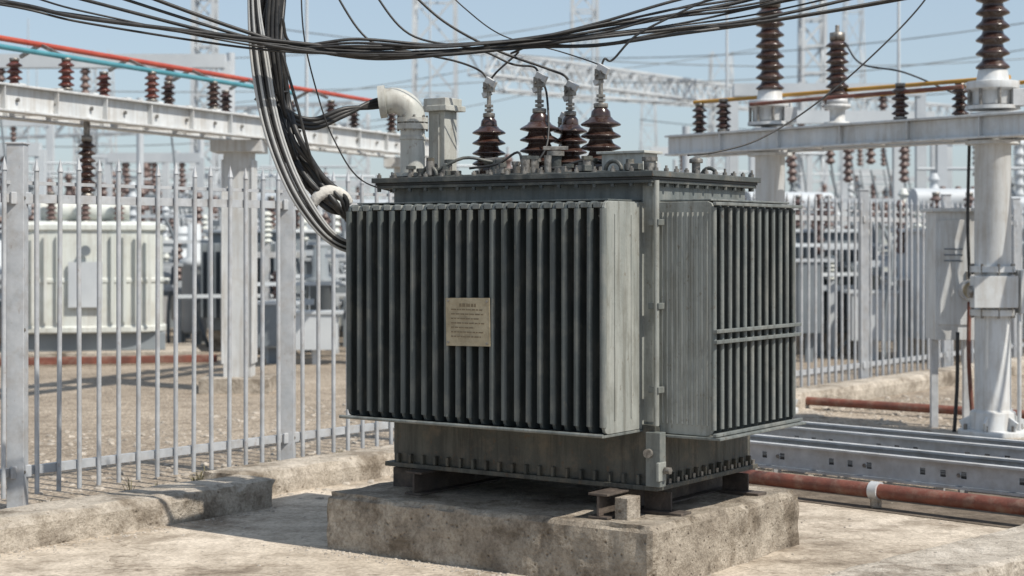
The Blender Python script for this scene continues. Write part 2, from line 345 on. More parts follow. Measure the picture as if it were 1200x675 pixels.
# bushings
wire_ends=[]
def bushing(x,y,r,zbase,h,n_,ztop,nm):
    b=B()
    b.cyl((x,y,1.955),(x,y,1.975),r*.95,'bolt',seg=20)
    for a in range(6):
        tt=a*math.pi/3; b.cyl((x+r*.8*math.cos(tt),y+r*.8*math.sin(tt),1.975),(x+r*.8*math.cos(tt),y+r*.8*math.sin(tt),1.995),.011,'bolt',seg=6)
    b.lathe((x,y,1.975),[(r*.62,0),(r*.62,zbase-1.975)],'brown')
    b.lathe((x,y,zbase),ins_profile(h,r,n_,.55),'brown',28)
    z=zbase+h
    b.lathe((x,y,z),[(r*.5,0),(r*.46,.03),(r*.3,.05),(r*.25,.06)],'brown',20)
    b.lathe((x,y,z+.05),[(r*.36,0),(r*.36,.022),(r*.2,.026)],'bolt',16)
    b.cyl((x,y,z+.06),(x,y,ztop),.012,'bolt',seg=10)
    for q in (.082,.105): b.cyl((x,y,z+q),(x,y,z+q+.014),.024,'bolt',seg=6)
    b.box((x,y,ztop-.03),(.055,.038,.055),'bolt'); b.box((x+.02,y-.01,ztop-.005),(.07,.022,.034),'galv',rot=Matrix.Rotation(.5,3,'Y'))
    b.box((x-.02,y+.01,ztop-.065),(.05,.03,.03),'galv',rot=Matrix.Rotation(-.4,3,'Y'))
    b.cyl((x-.015,y-.03,ztop-.035),(x-.015,y+.03,ztop-.035),.008,'bolt',seg=6)
    b.cyl((x+.015,y-.03,ztop-.02),(x+.015,y+.03,ztop-.02),.008,'bolt',seg=6)
    b.obj(nm,TR,.0015); wire_ends.append(T(x,y,ztop))
bushing(-1.498,.80,.092,2.01,.225,4,2.48,'bushing_1')
bushing(-1.166,.80,.106,2.01,.235,4,2.49,'bushing_2')
bushing(-1.068,.95,.092,2.01,.225,4,2.45,'bushing_3')
bushing(-.78,.80,.106,2.01,.245,4,2.51,'bushing_4')
bushing(-1.24,1.15,.06,2.00,.13,3,2.30,'bushing_5')
# lid fittings
t=B()
t.b2((-.60,.52,1.955),(-.36,.66,2.045),'conduit'); t.b2((-.62,.50,2.045),(-.34,.68,2.058),'conduit')
t.cyl((-.28,.45,1.955),(-.28,.45,2.0),.03,'bolt'); t.cyl((-.28,.45,2.0),(-.28,.45,2.02),.04,'bolt',seg=8)
t.cyl((-.30,.95,1.955),(-.30,.95,2.01),.022,'bolt'); t.lathe((-.30,.95,2.01),[(.035,0),(.035,.02),(.015,.03)],'bolt',14)
for i in range(26):
    x=random.uniform(-1.72,-.3); y=random.uniform(.34,.56)
    if -.66<x<-.30 and y>.46: continue
    h=random.uniform(.02,.075); kk=random.choice(['lidm','bolt','lidm','tankdirty'])
    t.cyl((x,y,1.955),(x,y,1.955+h),random.uniform(.012,.024),'bolt',seg=10); t.cyl((x,y,1.955+h),(x,y,1.955+h+.018),random.uniform(.018,.032),kk,seg=6)
    if i%2: t.box((x+random.uniform(-.04,.04),y,1.97),(random.uniform(.04,.10),.04,.03),random.choice(['bolt','lidm']),rot=Matrix.Rotation(random.uniform(-.8,.8),3,'Z'))
# tap changer handle, clamps and small pipe loops
t.cyl((-.93,.6,1.955),(-.93,.6,2.05),.03,'lidm'); t.cyl((-.93,.6,2.05),(-.93,.6,2.075),.045,'bolt',seg=12); t.box((-.93,.6,2.09),(.13,.02,.02),'bolt',rot=Matrix.Rotation(.6,3,'Z'))
t.cyl((-1.33,.62,1.955),(-1.33,.62,2.03),.024,'lidm'); t.cyl((-1.39,.62,2.035),(-1.27,.62,2.035),.02,'bolt')
for x in (-1.55,-.42):
    for y in (.34,1.31):
        pts_=[Vector((x+.045*math.cos(a),y,1.955+.045*math.sin(a))) for a in [math.pi*i/8 for i in range(9)]]; t.tube(pts_,.011,'lidm',8)
t.tube(smooth([(-.6,.6,2.0),(-.72,.55,2.02),(-.85,.5,1.98),(-.95,.5,1.99)],5),.008,'black',8)
t.tube(smooth([(-1.0,.40,2.0),(-1.1,.5,2.07),(-1.2,.46,2.01),(-1.35,.42,1.99)],5),.007,'black',8)
t.tube(smooth([(-1.33,.6,2.03),(-1.45,.5,2.05),(-1.6,.42,1.97),(-1.7,.4,1.97)],5),.009,'lidm',8)
t.obj('lid_fittings',TR,.002)
# conduit elbow
t=B(); cx,cy=-1.75,.45
dirl=(Matrix.Rotation(-rz,3,'Z')@Vector((-1,.0,0))).normalized()
base=Vector((cx,cy,1.955)); top=Vector((cx,cy,2.26)); rr=.105; r_=.066
t.cyl(base,base+Vector((0,0,.02)),.11,'conduit',seg=24)
t.cyl(base,top,r_,'conduit',seg=24)
arc=[]
for i in range(13):
    a=math.pi/2*1.12*i/12; arc.append(top+dirl*(rr*(1-math.cos(a)))+Vector((0,0,rr*math.sin(a))))
dl=(arc[-1]-arc[-2]).normalized(); arc.append(arc[-1]+dl*.03)
t.tube([top-Vector((0,0,.01))]+arc,r_+.004,'conduit',24)
t.cyl(top-Vector((0,0,.05)),top-Vector((0,0,.02)),.085,'conduit',seg=24); t.cyl(top-Vector((0,0,.012)),top+Vector((0,0,.012)),.085,'conduit',seg=24)
for a in range(8):
    tt=a*math.pi/4; q=top+Vector((.077*math.cos(tt),.077*math.sin(tt),-.06)); t.cyl(q,q+Vector((0,0,.085)),.007,'bolt',seg=6)
t.cyl(base+Vector((0,0,.2)),base+Vector((0,0,.215)),.072,'conduit',seg=24)
t.cyl(arc[-1]-dl*.012,arc[-1]+dl*.025,.088,'conduit',seg=24)
t.cyl(arc[-1]+dl*.0255,arc[-1]+dl*.027,.055,'black',seg=20)
em=arc[-1]
t.obj('cable_conduit_elbow',TR,.003)
elbow_w=T(em.x,em.y,em.z)
t=B(); bx,by=-1.70,.65
t.b2((bx-.055,by-.055,1.955),(bx+.055,by+.055,2.315),'conduit'); t.b2((bx-.09,by-.09,2.315),(bx+.09,by+.09,2.345),'conduit')
t.b2((bx-.075,by-.075,2.345),(bx+.075,by+.075,2.385),'conduit'); t.b2((bx-.08,by-.08,1.955),(bx+.08,by+.08,1.975),'conduit')
t.b2((bx-.02,by-.062,2.0),(bx+.02,by-.055,2.3),'conduit')
t.obj('breather_box',TR,.004)
# nameplate
t=B(); rp=Matrix.Rotation(R(-1.0),3,'Y')
nx,nz_=-1.025,1.215
t.box((nx,-.032,nz_),(.265,.005,.235),'brass',rot=rp)
for sx in(-1,1):
    for sz in (-1,1): t.cyl((nx+sx*.118,-.040,nz_+sz*.102),(nx+sx*.118,-.034,nz_+sz*.102),.006,'bolt',seg=8)
for i,(w,h) in enumerate([(.10,.016),(.19,.006),(.20,.006),(.17,.006),(.20,.006),(.14,.006),(.20,.006),(.18,.006)]):
    z=nz_+.082-i*.022; x=nx-.10
    if i==0: x=nx-.05
    xe=x+w
    while x<xe:
        ww=random.uniform(.008,.03); t.b2((x,-.0362,z-h/2),(min(x+ww,xe),-.0348,z+h/2),'ink'); x+=ww+.006
t.obj('nameplate',TR)
# steel base channels & feet
t=B()
for x in (-1.55,-.36):
    y1_=.10 if x>-1 else .2
    t.b2((x-.055,y1_,.295),(x+.055,1.45,.307),'chan'); t.b2((x-.055,y1_,.405),(x+.055,1.45,.417),'chan'); t.b2((x-.007,y1_+.002,.307),(x+.007,1.448,.405),'chan')
for y in (.42,1.22):
    t.b2((-1.82,y-.05,.295),(-1.62,y+.05,.404),'chan'); t.b2((-.29,y-.05,.295),(-.06,y+.05,.312),'chan'); t.b2((-.29,y-.006,.312),(-.14,y+.006,.404),'chan')
t.b2((-1.3,.36,.417),(-.6,1.28,.428),'chan')
t.b2((-.29,.14,.290),(-.22,.26,.40),'kerb')
t.obj('base_channels',TR,.003)

# ------------------------------------------------------------------ fence
def fence_panel(b,s0,s1,off=0):
    L=s1-s0
    for z in (.28,1.86): 
        p=F(s0+.04,off,z);q=F(s1-.04,off,z); b.beam(p,q,.035,.05,'fence')
    b.beam(F(s0+.04,off,1.95),F(s1-.04,off,1.95),.02,.02,'fence')
    n_=14
    for i in range(n_):
        s=s0+.04+(L-.08)*(i+.5)/n_+random.uniform(-.004,.004); dz=random.uniform(-.010,.010); lx=random.uniform(-.012,.012)
        p=F(s,off+.030,.14); q=F(s+lx,off+.030,2.03+dz); b.cyl(p,q,.0145,'fence',seg=8)
        b.cyl(q,q+Vector((0,0,.075)),.021,'fence',r1=.001,seg=6)
def post(b,s):
    b.beam(F(s,0,-.05),F(s,0,2.17),.10,.10,'fence'); b.beam(F(s,0,2.17),F(s,0,2.182),.115,.115,'fence')
    b.beam(F(s,0,.0),F(s,0,.02),.19,.19,'fence')
    for z in (.28,1.86): b.beam(F(s-.07,.03,z),F(s+.07,.03,z),.02,.07,'fence')
    for z in (.28,1.86,1.1): b.cyl(F(s,.05,z),F(s,.065,z),.012,'bolt',seg=6)
PL=2.185
for k in range(-3,9):
    e=empty('steel_picket_fence')
    b=B(); post(b,k*PL); b.obj('post',e,.004)
    b=B(); fence_panel(b,k*PL,(k+1)*PL); b.obj('panel',e)

# ------------------------------------------------------------------ left bus structure
def ibeam(b,p,q,w,h,k):
    th=.02; p=Vector(p);q=Vector(q)
    b.beam(p+Vector((0,0,h/2-th/2)),q+Vector((0,0,h/2-th/2)),w,th,k); b.beam(p-Vector((0,0,h/2-th/2)),q-Vector((0,0,h/2-th/2)),w,th,k)
    b.beam(p,q,.02,h-2*th-.002,k)
    n_=int((q-p).length/.7); d=(q-p)/n_
    for i in range(1,n_): b.beam(p+d*i-d.normalized()*.006,p+d*i+d.normalized()*.006,w*.9,h-2*th-.002,k)
def post_ins(b,p,h,r,n_,k='brown',cap='bolt',seg=18):
    b.lathe(p,[(r*.8,0),(r*.8,h*.07),(r*.5,h*.08)],cap,seg); b.lathe(Vector(p)+Vector((0,0,h*.08)),ins_profile(h*.82,r,n_,.5),k,seg)
    b.lathe(Vector(p)+Vector((0,0,h*.9)),[(r*.55,0),(r*.6,h*.05),(r*.6,h*.1),(r*.2,h*.1)],cap,seg)
LB0=Vector((-4.47,14.9,0)); LB1=Vector((-1.44,22.1,0)); ld=(LB1-LB0).normalized()
def LBp(t_,z=0,o=0): return LB0+(LB1-LB0)*t_+Vector((ld.y,-ld.x,0))*o+Vector((0,0,z))
e=empty('busbar_support_gantry')
b=B()
for o in (-.28,.28): ibeam(b,LBp(-.5,2.84,o),LBp(1.05,2.84,o),.14,.24,'white')
for i in range(24):
    t_=-.48+i*.066
    b.beam(LBp(t_,2.76,-.2),LBp(t_+.03,2.76,.2),.05,.03,'white')
    b.cyl(LBp(t_,2.83,.30),LBp(t_,2.83,.315),.02,'bolt',seg=6)
    b.beam(LBp(t_+.01,2.97,-.3),LBp(t_+.01,2.97,.3),.08,.02,'white')
b.obj('beam',e,.004)
for t_ in (.50,-.35,1.02):
    b=B(); p=LBp(t_,0)
    b.beam(p+Vector((0,0,.0)),p+Vector((0,0,2.60)),.30,.30,'white'); b.beam(p+Vector((0,0,2.58)),p+Vector((0,0,2.71)),.55,.5,'white')
    b.beam(p,p+Vector((0,0,.06)),.5,.5,'white'); b.beam(p-Vector((0,0,.05)),p+Vector((0,0,.16)),.75,.75,'kerb')
    for sx in(-1,1): b.beam(p+Vector((sx*.16,0,.3)),p+Vector((sx*.16,0,2.5)),.02,.34,'white')
    b.obj('column',e,.006)
b=B()
for t_ in (-.3,-.12,.07,.24,.38,.52,.70,.9):
    for o in (-.22,.22): post_ins(b,LBp(t_+o*.05,2.98,o),.29,.075,4,'redbrown' if t_<.3 else 'brown',seg=14)
b.obj('post_insulators',e)
b=B(); b.cyl(LBp(-.6,3.28,.22),LBp(.60,3.28,.22),.024,'teal'); b.obj('busbar_teal',e)
b=B(); b.cyl(LBp(-.6,3.40,.0),LBp(.93,3.38,-.0),.026,'redpipe')
for t_ in (-.3,-.12,.07,.24,.38,.52,.70,.9): b.beam(LBp(t_,3.29,-.22),LBp(t_,3.39,.0),.03,.03,'bolt'); b.beam(LBp(t_,3.29,.22),LBp(t_,3.39,.0),.03,.03,'bolt')
b.obj('busbar_red',e)
b=B(); p=LBp(.14,2.02,.1)
post_ins(b,p,.58,.085,7); b.cyl(p+Vector((0,0,.56)),p+Vector((0,0,.76)),.03,'bolt'); b.obj('hanging_insulator',e)

# ------------------------------------------------------------------ right bus structure
RB0=Vector((1.63,16.9,0)); RB1=Vector((3.95,14.1,0)); rd=(RB1-RB0).normalized()
def RBp(t_,z=0,o=0): return RB0+(RB1-RB0)*t_+Vector((-rd.y,rd.x,0))*o+Vector((0,0,z))
e=empty('busbar_support_gantry')
b=B(); ibeam(b,RBp(0,2.56,-.11),RBp(1.6,2.56,-.11),.12,.2,'white'); ibeam(b,RBp(0,2.56,.3),RBp(1.6,2.56,.3),.12,.2,'white')
for i in range(8): b.beam(RBp(.05+i*.2,2.5,-.04),RBp(.05+i*.2,2.5,.24),.06,.06,'white')
b.obj('beam',e,.004)
def rcol(p,r,nm,box=True,hins=1.35,ni=12,rins=.14,zt=2.68):
    b=B()
    b.lathe(p,[(r*1.9,0),(r*1.9,.05),(r*1.3,.055),(r*1.25,.2),(r,.22),(r,zt-.25),(r*1.2,zt-.2),(r*1.25,zt)],'white',24)
    for a in range(6):
        tt=a*math.pi/3; q=p+Vector((r*1.55*math.cos(tt),r*1.55*math.sin(tt),.05)); b.cyl(q,q+Vector((0,0,.05)),.02,'bolt',seg=6)
        q2=Vector((math.cos(tt),math.sin(tt),0)); b.beam(p+q2*r*1.05+Vector((0,0,.13)),p+q2*r*1.75+Vector((0,0,.08)),.02,.10,'white')
    b.box(p+Vector((0,0,-.06)),(.9,.9,.14),'kerb')
    if box:
        for z in(1.00,1.36): 
            b.cyl(p+Vector((0,0,z)),p+Vector((0,0,z+.05)),r*1.25,'white',seg=24)
            for a in range(8):
                tt=a*math.pi/4; q=p+Vector((r*1.18*math.cos(tt),r*1.18*math.sin(tt),z-.02)); b.cyl(q,q+Vector((0,0,.09)),.013,'bolt',seg=6)
        b.box(p+Vector((-.03,-r*.95,1.20)),(.36,.14,.26),'white'); b.box(p+Vector((.26,-.05,1.2)),(.14,.2,.36),'white')
        b.cyl(p+Vector((-.24,-.14,1.2)),p+Vector((-.16,-.14,1.2)),.05,'bolt',seg=12)
        b.tube(smooth([p+Vector((.19,-.1,0)),p+Vector((.185,-.12,.5)),p+Vector((.19,-.1,1.02))],5),.018,'galv',8)
    for z in (2.42,2.71):
        b.cyl(p+Vector((0,0,z)),p+Vector((0,0,z+.03)),r*1.5,'white',seg=24)
    b.lathe(p+Vector((0,0,zt+.07)),[(r*1.1,0),(r*1.1,.11),(r*1.45,.13),(r*1.45,.19),(r*.9,.20),(r*.8,.29)],'white',24)
    for a in range(8):
        tt=a*math.pi/4; q=p+Vector((r*1.33*math.cos(tt),r*1.33*math.sin(tt),zt+.04)); b.cyl(q,q+Vector((0,0,.20)),.016,'bolt',seg=6)
    b.box(p+Vector((r*1.2,-r*.8,zt+.12)),(.12,.12,.14),'galv')
    b.obj(nm,e,.003)
    b=B(); b.lathe(p+Vector((0,0,zt+.34)),ins_profile(hins,rins,ni,.58),'brown',26); b.lathe(p+Vector((0,0,zt+.34+hins)),[(.1,0),(.1,.12),(.03,.13),(.03,.25)],'bolt',16)
    b.obj(nm+'_insulator',e)
rcol(RBp(.99,0,.09),.148,'column')
rcol(RBp(.315,0,.09),.14,'column_far',box=False,hins=.80,ni=8,rins=.135)
b=B(); p=RBp(.535,2.665,.1)
b.lathe(p,[(.12,0),(.12,.03),(.07,.04),(.07,.14),(.12,.16),(.12,.19)],'white',20); b.lathe(p+Vector((0,0,.19)),[(.10,0),(.09,.06)],'galv',20)
b.lathe(p+Vector((0,0,.25)),ins_profile(.52,.105,7,.58),'brown',24); b.lathe(p+Vector((0,0,.77)),[(.07,0),(.07,.07),(.02,.08),(.02,.14)],'bolt',14)
b.obj('tall_insulator',e)
b=B()
for t_,o in ((.06,.1),(.20,-.1),(.77,-.1),(.86,.3),(.26,.3),(1.3,-.1)): post_ins(b,RBp(t_,2.665,o),.31,.075,4,'brown',seg=14)
b.obj('post_insulators',e)
b=B(); b.cyl(RBp(.04,2.99,.1),RBp(1.0,2.99,.28),.019,'yellow'); b.obj('busbar_yellow',e)
b=B(); b.cyl(RBp(.3,2.90,-.12),RBp(.95,2.90,-.12),.017,'rustpipe'); b.obj('busbar_orange',e)
b=B(); b.cyl(RBp(.5,2.96,.5),RBp(1.6,2.96,.5),.018,'yellow'); b.obj('busbar_rear',e)

# control cabinet w/ gauge
e=empty('control_cabinet'); b=B(); cp=Vector((3.80,14.8,0))
b.box(cp+Vector((0,0,1.32)),(.34,.35,1.1),'white'); b.box(cp+Vector((0,0,1.885)),(.42,.43,.03),'white'); b.box(cp+Vector((-.01,-.18,1.35)),(.28,.012,.9),'white')
for z in (1.55,1.5,1.45): b.box(cp+Vector((-.02,-.188,z)),(.16,.006,.012),'fardark')
b.beam(cp+Vector((-.14,0,0)),cp+Vector((-.14,0,.77)),.06,.06,'galv'); b.beam(cp+Vector((.14,0,0)),cp+Vector((.14,0,.77)),.06,.06,'galv'); b.box(cp+Vector((.1,-.19,1.3)),(.03,.03,.12),'bolt')
b.obj('cabinet',e,.008)
b=B(); b.cyl(cp+Vector((.10,-.30,1.20)),cp+Vector((.10,-.19,1.20)),.085,'galv',seg=24); b.cyl(cp+Vector((.10,-.305,1.20)),cp+Vector((.10,-.30,1.20)),.07,'brass',seg=24)
b.tube(smooth([cp+Vector((.10,-.25,1.1)),cp+Vector((.09,-.27,.6)),cp+Vector((.12,-.3,.0))]),.018,'rustpipe'); b.tube(smooth([cp+Vector((.10,-.25,1.3)),cp+Vector((.08,-.27,1.8)),cp+Vector((.10,-.25,2.5))]),.014,'black')
b.tube(smooth([cp+Vector((-.04,-.4,.85)),cp+Vector((-.05,-.42,.4)),cp+Vector((-.08,-.44,0))]),.016,'black'); b.obj('gauge',e)

# ------------------------------------------------------------------ trays & pipes on the right
def tray(p,q,name):
    e=empty(name); b=B(); p=Vector(p);q=Vector(q); d=(q-p).normalized(); sd=Vector((d.y,-d.x,0)); L=(q-p).length
    w=.34; h=.15
    for s_ in(-1,1):
        o=sd*(s_*w/2)
        b.beam(p+o+Vector((0,0,h)),q+o+Vector((0,0,h)),.055,.014,'galv'); b.beam(p+o,q+o,.055,.014,'galv')
        b.beam(p+o+Vector((0,0,h*.80)),q+o+Vector((0,0,h*.80)),.006,h*.30,'galv'); b.beam(p+o+Vector((0,0,h*.22)),q+o+Vector((0,0,h*.22)),.006,h*.30,'galv')
        x=0; i=0
        while x<L:
            ln=.10 if i%3 else .34
            b.beam(p+o+d*x+Vector((0,0,h*.51)),p+o+d*min(L,x+ln)+Vector((0,0,h*.51)),.0055,h*.30,'galv'); x+=ln+.04; i+=1
            if i%3==0: b.cyl(p+o+d*(x-ln*.5)+sd*.003+Vector((0,0,h*.5)),p+o+d*(x-ln*.5)+sd*.012+Vector((0,0,h*.5)),.014,'bolt',seg=6)
    x=.1
    while x<L: b.beam(p+d*x-sd*w*.48+Vector((0,0,.02)),p+d*x+sd*w*.48+Vector((0,0,.02)),.03,.02,'galv'); x+=.35
    b.obj('rails',e); b=B(); x=.3
    while x<L:
        for s_ in(-1,1): b.beam(p+d*x+sd*(s_*w*.4)-Vector((0,0,p.z)),p+d*x+sd*(s_*w*.4)-Vector((0,0,.01)),.05,.05,'galv')
        x+=1.4
    b.obj('legs',e)
    b=B()
    for i in range(4):
        pts_=[p+d*(L*k/24)+sd*(-.1+.06*i+random.uniform(-.015,.015))+Vector((0,0,.045+random.uniform(0,.012))) for k in range(25)]
        b.tube(smooth(pts_,2),.014,'black',8)
    b.obj('cables',e)
dt=Vector((.714,-.70,0))
tray(Vector((1.20,11.95,.13))-dt*1.0,Vector((1.20,11.95,.13))+dt*5.2,'cable_tray')
tray(Vector((1.62,12.5,.16))-dt*1.0,Vector((1.62,12.5,.16))+dt*5.2,'cable_tray')
def pipe(name,p,q,r,k,step=1.3):
    e=empty(name); b=B(); b.cyl(p,q,r,k,seg=20); p=Vector(p);q=Vector(q);d=(q-p);L=d.length;d.normalize()
    b.obj('pipe_run',e); b=B(); x=step*.4
    while x<L:
        b.cyl(p+d*(x-.03),p+d*(x+.03),r*1.25,'galv',seg=20); b.beam(p+d*x-Vector((0,0,p.z)),p+d*x,.06,.05,'kerb'); x+=step
    b.obj('pipe_clamps',e,.003)
pipe('steel_pipe',Vector((1.43,11.0,.10))-dt*1.6,Vector((1.43,11.0,.13))+dt*5,.045,'rustpipe',1.9)
pipe('steel_pipe',Vector((1.9,17.2,.08)),Vector((6.1,13.9,.08)),.04,'rustpipe',2.3)

# ------------------------------------------------------------------ background power transformers
e=empty('power_transformer',(-5.85,23.4,0),R(14)); b=B()
prof=[(.9,.40),(1.0,.42),(1.0,.48),(.96,.50),(.96,1.06),(.975,1.08),(.975,1.12),(.96,1.14),(.96,1.76),(1.0,1.78),(1.0,1.84),(.93,1.87),(.90,1.89)]
b.lathe((0,0,0),prof,'tankwhite',64,1.08,.80,power=.42)
for sx in (-1,1):
    for j in range(4):
        b.b2((sx*(.35+.16*j)-.02,-.83,.55),(sx*(.35+.16*j)+.02,-.79,1.72),'tankwhite')
b.b2((-.22,-.84,.75),(.22,-.80,1.35),'far'); b.cyl((.0,-.84,1.5),(.0,-.88,1.5),.07,'fardark',seg=16)
b.obj('tank',e)
b=B(); b.b2((-1.05,-.65,.16),(1.05,-.5,.40),'fardark'); b.b2((-1.05,.45,.16),(1.05,.6,.40),'fardark'); b.b2((-1.3,-.95,-.05),(1.5,.95,.16),'kerb'); b.b2((-1.5,-1.2,.02),(1.7,-1.13,.12),'rustpipe'); b.obj('skid',e,.01)
b=B()
for x in (-.45,0,.45): post_ins(b,(x,0,1.88),.42,.08,5,'farbrown',seg=12)
b.cyl((-.6,.3,2.05),(.6,.3,2.05),.14,'tankwhite',seg=20); b.obj('bushings',e)
for (x,y,w) in ((-8.2,26.5,.9),(-3.6,25.5,.75),(-2.6,29.5,.8),(4.2,25,.8),(6.3,23.5,.85),(8.0,27.5,.85)):
    e=empty('power_transformer',(x,y,0),R(random.uniform(-30,30))); b=B()
    kk='fardark' if x in (4.2,-3.6) else 'far'
    b.b2((-w,-.5,.3),(w,.5,1.75),kk); b.b2((-w-.08,-.58,1.75),(w+.08,.58,1.8),'far'); b.b2((-w,-.45,0),(w,.45,.3),'kerb')
    for i in range(12):
        xx=-w+.08+i*(2*w-.16)/11; b.b2((xx-.015,-.8,.5),(xx+.015,-.5,1.6),kk)
    b.obj('tank',e,.01); b=B()
    for xx in (-.5,0,.5): post_ins(b,(xx,0,1.8),.5,.09,5,'farbrown',seg=10)
    b.cyl((-.7,.3,2.2),(.7,.3,2.2),.16,'far',seg=16); b.cyl((-.4,.3,1.8),(-.4,.3,2.1),.05,'far',seg=8); b.obj('bushings',e)

# ------------------------------------------------------------------ lattice towers and gantries
def lattice(b,p,q,w,k,seg=None,th=.05,w1=None):
    p=Vector(p);q=Vector(q);d=(q-p);L=d.length;d.normalize(); w1=w1 or w
    up=Vector((0,0,1)) if abs(d.z)<.9 else Vector((1,0,0)); a=d.cross(up).normalized(); c=a.cross(d)
    n_=seg or max(3,int(L/w)); 
    def cor(i,j):
        ww=w+(w1-w)*i/n_; s_=[(-1,-1),(1,-1),(1,1),(-1,1)][j%4]; return p+d*(L*i/n_)+a*(s_[0]*ww/2)+c*(s_[1]*ww/2)
    for j in range(4): b.beam(cor(0,j),cor(n_,j),th,th,k)
    for i in range(n_):
        for j in range(4):
            if (i+j)%2: b.beam(cor(i,j),cor(i+1,j+1),th*.6,th*.6,k)
            else: b.beam(cor(i,j+1),cor(i+1,j),th*.6,th*.6,k)
            b.beam(cor(i,j),cor(i,j+1),th*.6,th*.6,k)
def tower(px,D,w,H,w1=None,arms=(),th=.10):
    b=B(); x=(px-600)/2000*D; lattice(b,(x,D,0),(x,D,H),w,'far',th=th,w1=w1)
    for z,l in arms: lattice(b,(x-l,D,z),(x+l,D,z),.35,'far',th=.06)
    b.obj('lattice_tower')
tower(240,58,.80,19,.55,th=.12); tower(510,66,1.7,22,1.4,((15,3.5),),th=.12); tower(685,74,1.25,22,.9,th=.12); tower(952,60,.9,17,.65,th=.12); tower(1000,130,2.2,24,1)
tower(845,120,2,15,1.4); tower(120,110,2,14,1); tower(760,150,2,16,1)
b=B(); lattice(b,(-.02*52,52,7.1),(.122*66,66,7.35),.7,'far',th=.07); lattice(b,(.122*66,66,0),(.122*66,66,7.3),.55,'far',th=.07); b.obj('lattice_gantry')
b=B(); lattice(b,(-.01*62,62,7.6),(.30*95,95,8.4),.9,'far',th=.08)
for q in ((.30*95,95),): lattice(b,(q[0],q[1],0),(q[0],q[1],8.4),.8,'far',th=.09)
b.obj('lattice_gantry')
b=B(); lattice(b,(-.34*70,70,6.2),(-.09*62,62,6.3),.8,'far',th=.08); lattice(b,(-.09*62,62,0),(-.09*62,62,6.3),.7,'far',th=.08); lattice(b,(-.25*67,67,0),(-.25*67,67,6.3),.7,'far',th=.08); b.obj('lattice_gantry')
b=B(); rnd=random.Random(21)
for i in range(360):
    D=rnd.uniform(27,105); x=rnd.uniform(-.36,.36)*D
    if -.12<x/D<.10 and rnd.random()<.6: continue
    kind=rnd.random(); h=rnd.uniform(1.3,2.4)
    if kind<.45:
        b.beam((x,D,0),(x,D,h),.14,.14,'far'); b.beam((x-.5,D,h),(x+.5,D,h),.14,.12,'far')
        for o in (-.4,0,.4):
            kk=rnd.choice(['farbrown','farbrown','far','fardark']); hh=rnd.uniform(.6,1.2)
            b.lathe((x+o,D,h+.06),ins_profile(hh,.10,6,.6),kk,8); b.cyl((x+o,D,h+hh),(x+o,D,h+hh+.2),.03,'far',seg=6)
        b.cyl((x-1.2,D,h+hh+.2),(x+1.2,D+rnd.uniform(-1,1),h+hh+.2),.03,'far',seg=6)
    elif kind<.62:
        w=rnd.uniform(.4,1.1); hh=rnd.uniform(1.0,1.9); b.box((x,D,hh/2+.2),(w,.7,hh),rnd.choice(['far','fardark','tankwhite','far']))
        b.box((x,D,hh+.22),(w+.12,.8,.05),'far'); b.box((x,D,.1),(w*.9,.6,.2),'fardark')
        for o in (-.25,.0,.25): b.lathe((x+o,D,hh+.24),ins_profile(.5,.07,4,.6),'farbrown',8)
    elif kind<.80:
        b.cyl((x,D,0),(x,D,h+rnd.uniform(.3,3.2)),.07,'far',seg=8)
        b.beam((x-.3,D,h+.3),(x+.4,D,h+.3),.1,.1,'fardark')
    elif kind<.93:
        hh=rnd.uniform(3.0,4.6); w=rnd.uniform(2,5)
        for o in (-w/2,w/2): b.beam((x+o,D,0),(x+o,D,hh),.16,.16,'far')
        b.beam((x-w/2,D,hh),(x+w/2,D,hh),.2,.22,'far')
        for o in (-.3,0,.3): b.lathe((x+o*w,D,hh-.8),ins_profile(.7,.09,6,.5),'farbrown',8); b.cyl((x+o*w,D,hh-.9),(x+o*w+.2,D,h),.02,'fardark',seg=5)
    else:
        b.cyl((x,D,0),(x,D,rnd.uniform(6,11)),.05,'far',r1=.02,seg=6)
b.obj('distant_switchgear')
b=B()
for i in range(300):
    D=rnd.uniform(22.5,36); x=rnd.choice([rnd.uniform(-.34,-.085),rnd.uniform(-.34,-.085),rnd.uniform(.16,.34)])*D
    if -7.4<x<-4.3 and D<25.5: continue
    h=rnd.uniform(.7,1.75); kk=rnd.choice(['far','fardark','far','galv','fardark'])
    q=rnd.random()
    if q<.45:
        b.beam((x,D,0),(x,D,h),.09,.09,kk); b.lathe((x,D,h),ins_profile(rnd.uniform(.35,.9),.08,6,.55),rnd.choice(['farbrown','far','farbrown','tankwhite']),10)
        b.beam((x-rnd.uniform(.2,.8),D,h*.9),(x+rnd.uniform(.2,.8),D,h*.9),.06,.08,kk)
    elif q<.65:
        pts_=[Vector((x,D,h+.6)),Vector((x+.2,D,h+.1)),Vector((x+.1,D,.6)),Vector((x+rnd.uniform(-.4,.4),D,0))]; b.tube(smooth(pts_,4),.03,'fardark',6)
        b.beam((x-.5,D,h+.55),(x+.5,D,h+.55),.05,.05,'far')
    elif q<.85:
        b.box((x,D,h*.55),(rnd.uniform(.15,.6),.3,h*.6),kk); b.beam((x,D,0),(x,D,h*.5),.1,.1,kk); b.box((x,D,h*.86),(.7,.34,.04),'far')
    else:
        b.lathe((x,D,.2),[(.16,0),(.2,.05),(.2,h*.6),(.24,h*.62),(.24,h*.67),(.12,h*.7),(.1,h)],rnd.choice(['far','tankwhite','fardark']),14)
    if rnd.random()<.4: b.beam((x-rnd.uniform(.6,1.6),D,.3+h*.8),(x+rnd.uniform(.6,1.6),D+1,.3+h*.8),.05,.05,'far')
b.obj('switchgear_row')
b=B(); b.b2((-60,120,-.1),(60,121,2.6),'far'); b.obj('boundary_wall')

